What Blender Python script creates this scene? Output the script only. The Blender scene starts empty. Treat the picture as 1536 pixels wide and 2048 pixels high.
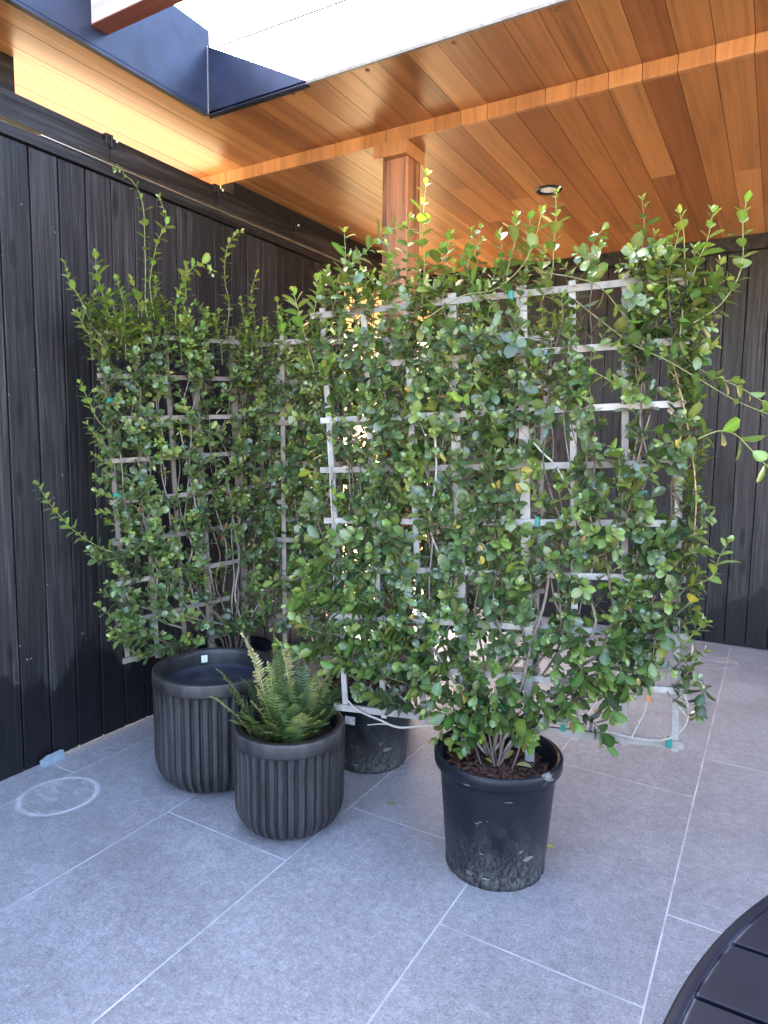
import bpy, math, random
import numpy as np
from mathutils import Vector, Matrix
rnd = random.Random(11)
R = math.radians
scene = bpy.context.scene
COL = scene.collection

# ------------------------------------------------------------------ camera
CR = [[0.8621896509156269, -0.06277404568025091, 0.5026812360163478],
      [0.5064410111429425, 0.08309931230014356, -0.858261036356514],
      [0.01210405248267863, 0.9945621767814102, 0.10343871823122897]]
F = 1335.89
CAM = Vector((0, 0, 1.5))
cd = bpy.data.cameras.new('camera'); cam = bpy.data.objects.new('camera', cd); COL.objects.link(cam)
m = Matrix(CR).to_4x4(); m.translation = CAM; cam.matrix_world = m
cd.sensor_fit = 'VERTICAL'; cd.sensor_height = 36; cd.sensor_width = 27
cd.lens = F / 2048 * 36; cd.clip_start = .05; cd.clip_end = 3000
scene.camera = cam
scene.render.resolution_x = 768; scene.render.resolution_y = 1024

def ray(x, y):
    return Matrix(CR) @ Vector(((x - 768) / F, -(y - 1024) / F, -1))
def at(x, y, O, N):
    """measured picture point -> point on the plane through O with normal N"""
    d = ray(x, y); t = (Vector(O) - CAM).dot(N) / d.dot(N)
    return CAM + d * t

# ------------------------------------------------------------------ materials
def newmat(name):
    mt = bpy.data.materials.new(name); mt.use_nodes = True
    nt = mt.node_tree; nt.nodes.clear()
    out = nt.nodes.new('ShaderNodeOutputMaterial'); bs = nt.nodes.new('ShaderNodeBsdfPrincipled')
    nt.links.new(bs.outputs[0], out.inputs[0])
    return mt, nt, bs, out
def N_(nt, t, **kw):
    n = nt.nodes.new(t)
    for k, v in kw.items():
        if k in n.inputs.keys(): n.inputs[k].default_value = v
        else: setattr(n, k, v)
    return n
def coords(nt, scale=(1, 1, 1), rot=(0, 0, 0)):
    tc = nt.nodes.new('ShaderNodeTexCoord'); mp = nt.nodes.new('ShaderNodeMapping')
    mp.inputs['Scale'].default_value = scale; mp.inputs['Rotation'].default_value = rot
    nt.links.new(tc.outputs['Object'], mp.inputs['Vector'])
    return mp.outputs[0]
def noise(nt, vec, scale, detail=4, rough=.5, dist=0):
    n = N_(nt, 'ShaderNodeTexNoise'); n.inputs['Scale'].default_value = scale
    n.inputs['Detail'].default_value = detail; n.inputs['Roughness'].default_value = rough
    n.inputs['Distortion'].default_value = dist
    nt.links.new(vec, n.inputs['Vector']); return n.outputs['Fac']
def ramp(nt, fac, stops):
    r = nt.nodes.new('ShaderNodeValToRGB'); nt.links.new(fac, r.inputs[0])
    el = r.color_ramp.elements
    while len(el) > 1: el.remove(el[-1])
    el[0].position = stops[0][0]; el[0].color = (*stops[0][1], 1)
    for p, c in stops[1:]:
        e = el.new(p); e.color = (*c, 1)
    return r.outputs[0]
def mixc(nt, fac, a, b, mode='MIX'):
    n = nt.nodes.new('ShaderNodeMix'); n.data_type = 'RGBA'; n.blend_type = mode
    for s, v in ((n.inputs[0], fac), (n.inputs[6], a), (n.inputs[7], b)):
        if isinstance(v, (int, float)): s.default_value = v
        elif isinstance(v, tuple): s.default_value = (*v, 1)
        else: nt.links.new(v, s)
    return n.outputs[2]
def math_(nt, op, a, b=0.):
    n = nt.nodes.new('ShaderNodeMath'); n.operation = op
    for s, v in ((n.inputs[0], a), (n.inputs[1], b)):
        if isinstance(v, (int, float)): s.default_value = v
        else: nt.links.new(v, s)
    return n.outputs[0]
def attr(nt, name):
    n = nt.nodes.new('ShaderNodeAttribute'); n.attribute_name = name; return n
def bump(nt, bs, h, strength, dist=.002):
    b = nt.nodes.new('ShaderNodeBump'); b.inputs['Strength'].default_value = strength
    b.inputs['Distance'].default_value = dist
    nt.links.new(h, b.inputs['Height']); nt.links.new(b.outputs[0], bs.inputs['Normal'])
def offset_vec(nt, vec, fac, amount):
    """shift a texture per board so that no two boards share their grain"""
    c = nt.nodes.new('ShaderNodeCombineXYZ'); s = math_(nt, 'MULTIPLY', fac, amount)
    for i in range(3): nt.links.new(s, c.inputs[i])
    a = nt.nodes.new('ShaderNodeVectorMath'); a.operation = 'ADD'
    nt.links.new(vec, a.inputs[0]); nt.links.new(c.outputs[0], a.inputs[1]); return a.outputs[0]

def wood(name, stops, grain=(60, 2.2, 60), rough=.4, gs=1., bmp=.25, dark=.55, coat=0., lo=.3, hi=.72):
    mt, nt, bs, _ = newmat(name)
    r = attr(nt, 'rnd').outputs['Fac']
    base = ramp(nt, r, stops)
    v = offset_vec(nt, coords(nt, grain), r, 37.)
    g = noise(nt, v, gs, 5, .6, .6)
    g2 = noise(nt, offset_vec(nt, coords(nt, tuple(q * .22 for q in grain)), r, 91.), gs, 3, .5, 1.2)
    k = math_(nt, 'ADD', math_(nt, 'MULTIPLY', g, .6), math_(nt, 'MULTIPLY', g2, .4))
    f = ramp(nt, k, [(lo, (dark,) * 3), (.5, (.92,) * 3), (hi, (1.18,) * 3)])
    c = mixc(nt, 1., base, f, 'MULTIPLY')
    nt.links.new(c, bs.inputs['Base Color'])
    bs.inputs['Roughness'].default_value = rough
    bs.inputs['Coat Weight'].default_value = coat; bs.inputs['Coat Roughness'].default_value = .25
    bump(nt, bs, g, bmp, .001)
    return mt

M = {}
M['cedar'] = wood('cedar_boards', [(0, (.27, .098, .032)), (.3, (.36, .14, .045)), (.6, (.40, .165, .053)), (.85, (.44, .19, .064)), (1, (.50, .225, .078))], grain=(34, 1.1, 34), rough=.34, bmp=.2, dark=.58, lo=.36, hi=.66)
M['cedar_up'] = wood('cedar_upright', [(0, (.38, .16, .06)), (1, (.55, .26, .10))], grain=(40, 40, 3), rough=.42, bmp=.15, dark=.6)
M['post'] = wood('rough_post', [(0, (.31, .125, .058)), (1, (.38, .165, .08))], grain=(38, 38, 1.7), rough=.6, bmp=.6, dark=.30, lo=.40, hi=.60)
M['beam'] = wood('weathered_beam', [(0, (.52, .46, .44)), (1, (.58, .52, .5))], grain=(2, 30, 30), rough=.5, bmp=.3, dark=.6)
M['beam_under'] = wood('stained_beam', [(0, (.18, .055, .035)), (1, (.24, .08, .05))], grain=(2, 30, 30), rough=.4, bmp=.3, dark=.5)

def char_wood(name, grain):
    mt, nt, bs, _ = newmat(name)
    r = attr(nt, 'rnd').outputs['Fac']
    v = offset_vec(nt, coords(nt, grain), r, 53.)
    g = noise(nt, v, 1., 6, .65, .8)
    big = noise(nt, offset_vec(nt, coords(nt, tuple(q * .13 for q in grain)), r, 29.), 1., 3, .5, 1.5)
    base = ramp(nt, g, [(.34, (.006, .006, .0065)), (.5, (.018, .017, .0185)), (.66, (.046, .043, .046))])
    tone = ramp(nt, r, [(0, (.75, .75, .78)), (.5, (1., 1., 1.)), (1, (1.5, 1.45, 1.45))])
    c = mixc(nt, 1., base, tone, 'MULTIPLY')
    c = mixc(nt, math_(nt, 'MULTIPLY', ramp_f(nt, big, .55, .8), .25), c, (.045, .040, .040))
    sp = noise(nt, coords(nt, (1, 1, 1)), 42., 2, .4)
    c = mixc(nt, ramp_f(nt, sp, .76, .79), c, (.16, .16, .17))
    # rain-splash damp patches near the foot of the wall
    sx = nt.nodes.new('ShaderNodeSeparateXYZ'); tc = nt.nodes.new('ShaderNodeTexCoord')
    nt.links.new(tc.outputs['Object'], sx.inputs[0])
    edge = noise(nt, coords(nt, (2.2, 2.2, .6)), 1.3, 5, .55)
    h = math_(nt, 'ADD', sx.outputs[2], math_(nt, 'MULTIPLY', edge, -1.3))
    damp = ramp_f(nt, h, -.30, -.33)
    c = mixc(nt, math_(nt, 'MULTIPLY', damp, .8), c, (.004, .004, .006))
    nt.links.new(c, bs.inputs['Base Color'])
    rr = math_(nt, 'ADD', math_(nt, 'MULTIPLY', g, -.3), .58)
    nt.links.new(rr, bs.inputs['Roughness'])
    kn = nt.nodes.new('ShaderNodeTexVoronoi'); kn.inputs['Scale'].default_value = 1.; kn.inputs['Randomness'].default_value = 1.
    nt.links.new(offset_vec(nt, coords(nt, (7.5, 7.5, 2.1) if grain[2] < 5 else (7.5, 2.1, 7.5)), r, 17.), kn.inputs['Vector'])
    kf = ramp_f(nt, kn.outputs['Distance'], .17, .10)
    c2 = mixc(nt, math_(nt, 'MULTIPLY', kf, .75), c, (.003, .003, .004))
    nt.links.new(c2, bs.inputs['Base Color'])
    bs.inputs['Specular IOR Level'].default_value = .32
    bump(nt, bs, g, .7, .003)
    return mt
def ramp_f(nt, fac, a, b):
    n = nt.nodes.new('ShaderNodeMapRange'); n.clamp = True
    n.inputs['From Min'].default_value = a; n.inputs['From Max'].default_value = b
    nt.links.new(fac, n.inputs['Value']); return n.outputs[0]
M['char'] = char_wood('charred_boards', (85, 85, 2.2))
M['char_h'] = char_wood('charred_header', (30, 1.4, 30))

def plain(name, col, rough=.5, metal=0., nscale=0, var=.15, bmp=0., spec=.5):
    mt, nt, bs, _ = newmat(name)
    if nscale:
        n = noise(nt, coords(nt), nscale, 4, .6)
        c = ramp(nt, n, [(.3, tuple(q * (1 - var) for q in col)), (.7, tuple(min(1, q * (1 + var)) for q in col))])
        nt.links.new(c, bs.inputs['Base Color'])
        if bmp: bump(nt, bs, n, bmp)
    else: bs.inputs['Base Color'].default_value = (*col, 1)
    bs.inputs['Roughness'].default_value = rough; bs.inputs['Metallic'].default_value = metal
    bs.inputs['Specular IOR Level'].default_value = spec
    return mt
M['black'] = plain('black_painted_steel', (.012, .012, .014), .38, 0, 20, .3)
M['flash'] = plain('dark_flashing', (.026, .033, .062), .34, .3, 5, .35, .03)
M['edge'] = plain('grey_edge_trim', (.20, .19, .17), .5, .2, 40, .3)
M['alu'] = plain('bare_aluminium_edge', (.62, .58, .5), .35, .8, 30, .2)
M['bright'] = plain('white_hardware', (.75, .75, .72), .4)
M['grout'] = plain('pale_grout', (.52, .51, .50), .8, 0, 6, .35)
M['gap'] = plain('dark_gap', (.006, .004, .003), .9)
M['glass'] = plain('lamp_lens', (.75, .72, .7), .15)
M['zinc'] = plain('blue_grey_bracket', (.46, .54, .60), .3, .6, 40, .15)
M['tie'] = plain('green_tape', (.01, .20, .16), .4)
M['label'] = plain('paper_label', (.62, .62, .62), .6, 0, 60, .25)
M['plug'] = plain('cedar_plug', (.16, .07, .03), .6, 0, 90, .3)
M['backdrop'] = plain('backdrop_yellow', (.27, .16, .035), .9, 0, 3, .3, .3)
M['soil'] = plain('bark_soil', (.045, .022, .014), .9, 0, 120, .9, .9)
M['bark_chips'] = wood('bark_chips', [(0, (.03, .015, .010)), (.55, (.045, .020, .013)), (1, (.10, .042, .026))], grain=(60, 60, 60), rough=.85, bmp=.5, dark=.4)
M['liner'] = plain('dark_liner', (.02, .023, .035), .45, 0, 14, .4, .25)

# floor tile
mt, nt, bs, _ = newmat('grey_porcelain_tile')
r = attr(nt, 'rnd').outputs['Fac']
v = offset_vec(nt, coords(nt), r, 13.)
n1 = noise(nt, v, 150., 4, .75); n2 = noise(nt, v, 34., 6, .7); n3 = noise(nt, v, 3.2, 4, .55)
k = math_(nt, 'ADD', math_(nt, 'MULTIPLY', n1, .55), math_(nt, 'ADD', math_(nt, 'MULTIPLY', n2, .32), math_(nt, 'MULTIPLY', n3, .17)))
c = ramp(nt, k, [(.38, (.165, .160, .170)), (.52, (.285, .278, .292)), (.66, (.44, .43, .45))])
c = mixc(nt, 1., c, ramp(nt, r, [(0, (.92,) * 3), (1, (1.06, 1.06, 1.05))]), 'MULTIPLY')
sp = noise(nt, coords(nt), 95., 2, .3)
c = mixc(nt, math_(nt, 'MULTIPLY', ramp_f(nt, sp, .69, .75), .45), c, (.55, .55, .57))
sp2 = noise(nt, offset_vec(nt, coords(nt), r, 7.), 80., 2, .3)
c = mixc(nt, math_(nt, 'MULTIPLY', ramp_f(nt, sp2, .33, .27), .4), c, (.09, .09, .10))
wr = noise(nt, coords(nt), 1.1, 5, .6)
c = mixc(nt, math_(nt, 'MULTIPLY', ramp_f(nt, wr, .50, .68), .32), c, (.13, .12, .125))
wisp = noise(nt, coords(nt, (9, 40, 1), (0, 0, .5)), 1., 5, .6, 1.)
c = mixc(nt, math_(nt, 'MULTIPLY', ramp_f(nt, wisp, .60, .8), .35), c, (.40, .40, .42))
nt.links.new(c, bs.inputs['Base Color'])
nt.links.new(math_(nt, 'ADD', math_(nt, 'MULTIPLY', n2, .25), .36), bs.inputs['Roughness'])
bump(nt, bs, k, .25, .0015)
M['tile'] = mt

# chalky ring stains: partly see-through mineral film
def ring_mat(name, rad, wid, inner, seed):
    mt, nt, bs, out = newmat(name)
    tc = nt.nodes.new('ShaderNodeTexCoord'); l = nt.nodes.new('ShaderNodeVectorMath'); l.operation = 'LENGTH'
    nn = noise(nt, coords(nt), 9., 5, .6)
    nt.links.new(tc.outputs['Object'], l.inputs[0])
    d = math_(nt, 'ADD', l.outputs['Value'], math_(nt, 'MULTIPLY', math_(nt, 'SUBTRACT', nn, .5), .02))
    a = math_(nt, 'ABSOLUTE', math_(nt, 'SUBTRACT', d, rad))
    ringm = ramp_f(nt, a, wid, wid * .3)
    blot = math_(nt, 'MULTIPLY', ramp_f(nt, noise(nt, coords(nt, (8, 22, 1), (0, 0, seed)), 1., 6, .65, 1.), .47, .7), ramp_f(nt, d, rad, rad * .93))
    al = math_(nt, 'MAXIMUM', math_(nt, 'MULTIPLY', ringm, math_(nt, 'ADD', math_(nt, 'MULTIPLY', nn, 1.0), -.04)), math_(nt, 'MULTIPLY', blot, inner))
    bs.inputs['Base Color'].default_value = (.75, .75, .76, 1); bs.inputs['Roughness'].default_value = .7
    tr = nt.nodes.new('ShaderNodeBsdfTransparent'); mx = nt.nodes.new('ShaderNodeMixShader')
    nt.links.new(al, mx.inputs[0]); nt.links.new(tr.outputs[0], mx.inputs[1]); nt.links.new(bs.outputs[0], mx.inputs[2])
    nt.links.new(mx.outputs[0], out.inputs[0]); return mt
M['ring1'] = ring_mat('chalk_ring', .150, .016, .42, .4)
M['ring2'] = ring_mat('chalk_blot', .165, .004, .55, 1.9)

# planters: fluted dark fibre-clay
mt, nt, bs, _ = newmat('charcoal_fibre_clay')
n1 = noise(nt, coords(nt, (1, 1, .25)), 22., 5, .6); n2 = noise(nt, coords(nt), 150., 2, .6)
k = math_(nt, 'ADD', math_(nt, 'MULTIPLY', n1, .7), math_(nt, 'MULTIPLY', n2, .3))
c = ramp(nt, k, [(.35, (.006, .0055, .006)), (.55, (.014, .0125, .0135)), (.75, (.034, .030, .032))])
rib_tone = math_(nt, 'MULTIPLY', attr(nt, 'Col').outputs['Fac'], ramp_f(nt, n1, .2, .6))  # rib edges and rim lip toned lighter, grooves left dark
c = mixc(nt, math_(nt, 'MULTIPLY', rib_tone, .8), c, (.066, .059, .061))
nt.links.new(c, bs.inputs['Base Color']); bs.inputs['Roughness'].default_value = .42
bump(nt, bs, k, .2, .002); M['clay'] = mt

# nursery pot: black plastic with mud dust towards the foot and scuffs
mt, nt, bs, _ = newmat('dusty_black_plastic')
tc = nt.nodes.new('ShaderNodeTexCoord'); sx = nt.nodes.new('ShaderNodeSeparateXYZ'); nt.links.new(tc.outputs['Object'], sx.inputs[0])
n1 = noise(nt, coords(nt, (1, 1, .6)), 13., 6, .65); n2 = noise(nt, coords(nt, (1, 1, .5)), 110., 5, .7)
low = math_(nt, 'ADD', ramp_f(nt, math_(nt, 'ADD', sx.outputs[2], math_(nt, 'MULTIPLY', n1, -.42)), .0, -.20), ramp_f(nt, math_(nt, 'ADD', sx.outputs[2], math_(nt, 'MULTIPLY', n1, -.03)), .03, .008))
side = ramp_f(nt, math_(nt, 'ADD', sx.outputs[0], math_(nt, 'MULTIPLY', sx.outputs[2], -.5)), .02, .20)
dust = math_(nt, 'MULTIPLY', math_(nt, 'MINIMUM', math_(nt, 'ADD', low, math_(nt, 'MULTIPLY', side, .7)), 1.), ramp_f(nt, n2, .38, .68))
c = ramp(nt, n1, [(.3, (.0045, .0055, .009)), (.7, (.012, .0135, .019))])
c = mixc(nt, math_(nt, 'MULTIPLY', dust, .6), c, (.17, .155, .14))
sc = noise(nt, coords(nt, (5, 5, 16), (.5, .3, .2)), 2.6, 3, .4)
c = mixc(nt, math_(nt, 'MULTIPLY', ramp_f(nt, sc, .70, .72), .6), c, (.25, .24, .23))
nt.links.new(c, bs.inputs['Base Color']); nt.links.new(math_(nt, 'ADD', math_(nt, 'MULTIPLY', dust, .4), .36), bs.inputs['Roughness']); bs.inputs['Specular IOR Level'].default_value = .35
M['plastic'] = mt

# grey weathered lath
M['lath'] = wood('weathered_lath', [(0, (.29, .265, .24)), (.5, (.38, .36, .33)), (1, (.50, .48, .45))], grain=(22, 22, 22), rough=.7, bmp=.5, dark=.55)
M['lath_old'] = wood('brown_weathered_lath', [(0, (.18, .145, .12)), (.5, (.25, .21, .175)), (1, (.34, .30, .26))], grain=(22, 22, 22), rough=.75, bmp=.3, dark=.7)

def leafmat(name, rough, trans, gl=0.):
    mt, nt, bs, out = newmat(name)
    c = attr(nt, 'Col').outputs['Color']
    geo = nt.nodes.new('ShaderNodeNewGeometry')
    under = mixc(nt, .35, c, (.11, .155, .075))
    cc = mixc(nt, geo.outputs['Backfacing'], c, under)
    nt.links.new(cc, bs.inputs['Base Color'])
    bs.inputs['Roughness'].default_value = rough; bs.inputs['Specular IOR Level'].default_value = .5
    bs.inputs['Coat Weight'].default_value = gl; bs.inputs['Coat Roughness'].default_value = .16
    tl = nt.nodes.new('ShaderNodeBsdfTranslucent'); nt.links.new(mixc(nt, 1., c, (1.6, 1.7, .8), 'MULTIPLY'), tl.inputs['Color'])
    mx = nt.nodes.new('ShaderNodeMixShader'); mx.inputs[0].default_value = trans
    nt.links.new(bs.outputs[0], mx.inputs[1]); nt.links.new(tl.outputs[0], mx.inputs[2]); nt.links.new(mx.outputs[0], out.inputs[0])
    return mt
M['leaf'] = leafmat('glossy_leaf', .36, .13, .6)
M['fern'] = leafmat('fern_frond', .5, .22)
mt, nt, bs, _ = newmat('vine_bark')
c = attr(nt, 'Col').outputs['Color']; n1 = noise(nt, coords(nt, (1, 1, .3)), 180., 3, .6)
nt.links.new(mixc(nt, 1., c, ramp(nt, n1, [(.3, (.6,) * 3), (.7, (1.25,) * 3)]), 'MULTIPLY'), bs.inputs['Base Color'])
bs.inputs['Roughness'].default_value = .7; M['bark'] = mt

# table top
mt, nt, bs, _ = newmat('dark_table_coating')
n1 = noise(nt, coords(nt), 9., 4, .6); n2 = noise(nt, coords(nt), 300., 2, .5); n3 = noise(nt, coords(nt), 45., 2, .3)
c = ramp(nt, n1, [(.3, (.0042, .005, .011)), (.7, (.0075, .009, .017))])
c = mixc(nt, ramp_f(nt, n3, .77, .79), c, (.05, .055, .07))
l = nt.nodes.new('ShaderNodeVectorMath'); l.operation = 'LENGTH'; tc = nt.nodes.new('ShaderNodeTexCoord'); nt.links.new(tc.outputs['Object'], l.inputs[0])
a = math_(nt, 'ABSOLUTE', math_(nt, 'SUBTRACT', l.outputs['Value'], 1.176))
w = math_(nt, 'MULTIPLY', ramp_f(nt, a, .004, .0015), ramp_f(nt, noise(nt, coords(nt), 11., 4, .6), .5, .68))
c = mixc(nt, math_(nt, 'MULTIPLY', w, .6), c, (.10, .105, .13))
nt.links.new(c, bs.inputs['Base Color']); bs.inputs['Roughness'].default_value = .5; bs.inputs['Specular IOR Level'].default_value = .22
bump(nt, bs, n2, .15, .0006); M['table'] = mt

# ground outside
mt, nt, bs, _ = newmat('dry_ground')
n1 = noise(nt, coords(nt), .8, 8, .65); n2 = noise(nt, coords(nt), 30., 4, .6)
c = mixc(nt, .5, ramp(nt, n1, [(.3, (.26, .20, .11)), (.7, (.40, .32, .19))]), ramp(nt, n2, [(.3, (.24, .18, .10)), (.7, (.41, .33, .20))]))
nt.links.new(c, bs.inputs['Base Color']); bs.inputs['Roughness'].default_value = .9; M['ground'] = mt

# ------------------------------------------------------------------ mesh builder
class MB:
    def __init__(s): s.v = []; s.f = []; s.r = []; s.c = []; s.sm = []; s.mi = []
    def _face(s, f, r, smooth, mi=0): s.f.append(f); s.r.append(r); s.sm.append(smooth); s.mi.append(mi)
    def add(s, verts, faces, r=.5, smooth=False, col=None, mi=0):
        o = len(s.v); s.v += [tuple(q) for q in verts]
        s.c += (col if isinstance(col, list) else [col or (1, 1, 1)] * len(verts))
        for f in faces: s._face([o + i for i in f], r, smooth, mi)
    def box(s, x0, x1, y0, y1, z0, z1, r=None, mi=0):
        v = [(x, y, z) for x in (x0, x1) for y in (y0, y1) for z in (z0, z1)]
        s.add(v, [(0, 1, 3, 2), (4, 6, 7, 5), (0, 4, 5, 1), (2, 3, 7, 6), (0, 2, 6, 4), (1, 5, 7, 3)], rnd.random() if r is None else r, mi=mi)
    def obox(s, c, ax, ay, az, hx, hy, hz, r=None, bev=0.):
        c = Vector(c); k = []
        if bev:
            rings = [(-1, -1), (-1, 1)]
        v = [c + ax * (hx * i) + ay * (hy * j) + az * (hz * l) for i in (-1, 1) for j in (-1, 1) for l in (-1, 1)]
        s.add(v, [(0, 1, 3, 2), (4, 6, 7, 5), (0, 4, 5, 1), (2, 3, 7, 6), (0, 2, 6, 4), (1, 5, 7, 3)], rnd.random() if r is None else r)
    def tube(s, pts, rads, n=6, col=None, cap=True):
        pts = [Vector(p) for p in pts]
        if len(pts) < 2: return
        if isinstance(rads, (int, float)): rads = [rads] * len(pts)
        t0 = (pts[1] - pts[0]).normalized(); a = t0.orthogonal().normalized()
        vs = []; cs = []
        for i, p in enumerate(pts):
            t = (pts[min(i + 1, len(pts) - 1)] - pts[max(i - 1, 0)])
            if t.length < 1e-9: t = t0
            t = t.normalized(); a = (a - t * a.dot(t)); a = a.normalized() if a.length > 1e-6 else t.orthogonal().normalized()
            b = t.cross(a)
            for k in range(n):
                an = 2 * math.pi * k / n
                vs.append(p + (a * math.cos(an) + b * math.sin(an)) * rads[i])
                cs.append(col[i] if isinstance(col, list) else (col or (1, 1, 1)))
        fs = [(i * n + k, i * n + (k + 1) % n, (i + 1) * n + (k + 1) % n, (i + 1) * n + k) for i in range(len(pts) - 1) for k in range(n)]
        if cap: fs += [tuple(range(n))[::-1], tuple((len(pts) - 1) * n + k for k in range(n))]
        s.add(vs, fs, .5, True, cs)
    def lathe(s, prof, n=64, c=(0, 0, 0), rfun=None, r=.5, close=False):
        vs = []
        for i, (rr, z) in enumerate(prof):
            for k in range(n):
                an = 2 * math.pi * k / n
                q = rfun(rr, z, an, i) if rfun else rr
                vs.append((c[0] + q * math.cos(an), c[1] + q * math.sin(an), c[2] + z))
        fs = [(i * n + k, i * n + (k + 1) % n, (i + 1) * n + (k + 1) % n, (i + 1) * n + k) for i in range(len(prof) - 1) for k in range(n)]
        s.add(vs, fs, r, True)
    def build(s, name, mats, parent=None, origin=None, bevel=0.):
        me = bpy.data.meshes.new(name)
        O = Vector(origin) if origin is not None else Vector((0, 0, 0))
        me.from_pydata([tuple(Vector(q) - O) for q in s.v] if origin is not None else s.v, [], s.f)
        if not isinstance(mats, (list, tuple)): mats = [mats]
        for q in mats: me.materials.append(q)
        me.polygons.foreach_set('use_smooth', s.sm); me.polygons.foreach_set('material_index', s.mi)
        at_ = me.attributes.new('rnd', 'FLOAT', 'FACE'); at_.data.foreach_set('value', s.r)
        ca = me.attributes.new('Col', 'FLOAT_COLOR', 'POINT')
        ca.data.foreach_set('color', [k for c in s.c for k in (*c, 1.)])
        me.update()
        o = bpy.data.objects.new(name, me); COL.objects.link(o); o.location = O
        if parent is not None:
            o.parent = parent; o.location = O - parent.location
        if bevel:
            b = o.modifiers.new('bevel', 'BEVEL'); b.width = bevel; b.segments = 2; b.limit_method = 'ANGLE'; b.angle_limit = R(50)
        return o
def empty(name, loc, label=None, cat=None, group=None):
    o = bpy.data.objects.new(name, None); COL.objects.link(o); o.location = loc; o.empty_display_size = .1
    return tag(o, label, cat, group)
def tag(o, label=None, cat=None, group=None, kind=None):
    if label: o['label'] = label
    if cat: o['category'] = cat
    if group: o['group'] = group
    if kind: o['kind'] = kind
    return o

# ------------------------------------------------------------------ ground and floor
XL = -2.85; YB = 5.595; ZL = 3.01; ZU = 3.077; YF = 3.076; BW = .1367; XJ = -1.6777
g = MB(); g.add([(-900, -900, -.06), (900, -900, -.06), (900, 900, -.06), (-900, 900, -.06)], [(0, 1, 2, 3)])
tag(g.build('ground', M['ground']), kind='structure')

g = MB()
TW = .6085; TL = 1.2555
gx0 = -2.6497
FX0, FX1, FY0, FY1 = -2.96, 5., -4.5, 5.85
col = -1
x = gx0 - TW
while x < FX1:
    ph = 1.7805 if col % 2 else 2.199           # joint rows, alternate columns shifted
    ph = {0: 1.7805, 1: 2.199}[(col + 1) % 2]
    y = ph - TL * 8
    while y < FY1:
        a0, a1, b0, b1 = max(x, FX0), min(x + TW, FX1), max(y, FY0), min(y + TL, FY1)
        if a1 - a0 > .02 and b1 - b0 > .02:
            h = .0027; rr = rnd.random()
            g.add([(a0 + h, b0 + h, 0), (a1 - h, b0 + h, 0), (a1 - h, b1 - h, 0), (a0 + h, b1 - h, 0)], [(0, 1, 2, 3)], rr)
        y += TL
    x += TW; col += 1
g.box(FX0, FX1, FY0, FY1, -.05, -.0008, .5, mi=1)
tag(g.build('floor', [M['tile'], M['grout']]), kind='structure')

def disc(name, loc, rad, mat, label):
    b = MB(); n = 48
    b.add([(rad * math.cos(2 * math.pi * k / n), rad * math.sin(2 * math.pi * k / n), 0) for k in range(n)], [tuple(range(n))])
    o = b.build(name, mat); o.location = loc
    return tag(o, label, 'stain')
disc('water_stain', (-2.525, 1.625, .002), .19, M['ring1'], 'chalky white ring stain on the floor beside the left plank wall')
disc('water_stain', (-.30, 5.09, .002), .21, M['ring2'], 'pale blotchy round stain on the floor near the back plank wall')

# ------------------------------------------------------------------ left plank wall (sliding screens on a track)
w = empty('plank_wall', (XL, 3., 0), 'long black charred plank wall on the left under the track rail', 'wall')
b = MB(); JY = 1.812
k = -40
while JY + k * .1372 < 4.25:
    y0 = JY + k * .1372; y1 = min(y0 + .1372, 4.25)
    z0 = .008 if y0 > 1.80 else .0
    b.box(XL - .035, XL + (rnd.random() - .5) * .002, y0 + .0032, y1 - .0032, z0, 2.745)
    k += 1
b.build('boards', M['char'], w, bevel=.0035)
b = MB(); b.box(XL - .05, XL - .03, -3.7, 4.25, .0075, 2.80, .2); b.build('backing', M['gap'], w)
b = MB(); b.box(XL - .03, XL + .014, -3.7, 4.27, 2.752, 2.798, .4); b.build('trim_strip', M['char_h'], w)
b = MB(); b.box(XL - .02, XL + .022, 1.86, 4.25, 2.8015, 2.8055, .4); b.build('track_rail', M['alu'], w)
b = MB()
ys = [-3.7, 2.2, 2.905, 3.6, 4.22, 5.62]
for i in range(5): b.box(XL - .06, XL + .03, ys[i] + .002, ys[i + 1] - .002, 2.812, 2.898, .3 + .1 * i)
b.build('header', M['char_h'], w)
b = MB(); b.box(XL - .06, XL + .012, -3.7, 5.62, 2.9, 2.931, .1); b.build('header_cap', M['black'], w)
for y in ys[1:-1]:
    b = MB(); b.box(XL + .0, XL + .036, y - .022, y + .018, 2.884, 2.934, .2); b.box(XL + .0, XL + .046, y + .0, y + .012, 2.87, 2.930, .2)
    h = b.build('hanger', M['black'], w, bevel=.003)
    b = MB(); b.lathe([(.0, 0), (.0055, .001), (.0055, .012), (0, .013)], 10, (XL + .048, y + .03, 2.903)); o = b.build('bolt', M['bright'], w)
    o.parent = h; o.location = (0, 0, 0) if False else (Vector((0, 0, 0)))
b = MB(); b.box(XL - .08, XL + .0, -3.7, 1.765, 2.931, 3.077, .2); b.build('infill', M['char_h'], w)
b = MB(); b.box(XL - .012, XL + .0, YF + .001, 5.62, 2.931, 3.009, .2); b.box(XL - .10, XL + .0005, YF + .0002, YF + .0168, 2.9312, 3.0092, .2); b.build('infill', M['gap'], w)
b = MB(); b.box(XL + .0, XL + .012, 3.78, 3.86, 2.55, 2.68, .2); b.build('latch', M['black'], w)
b = MB(); b.box(XL - .06, XL + .01, 4.25, 5.60, 2.72, 2.81, .2); b.build('lintel', M['char_h'], w)

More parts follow.
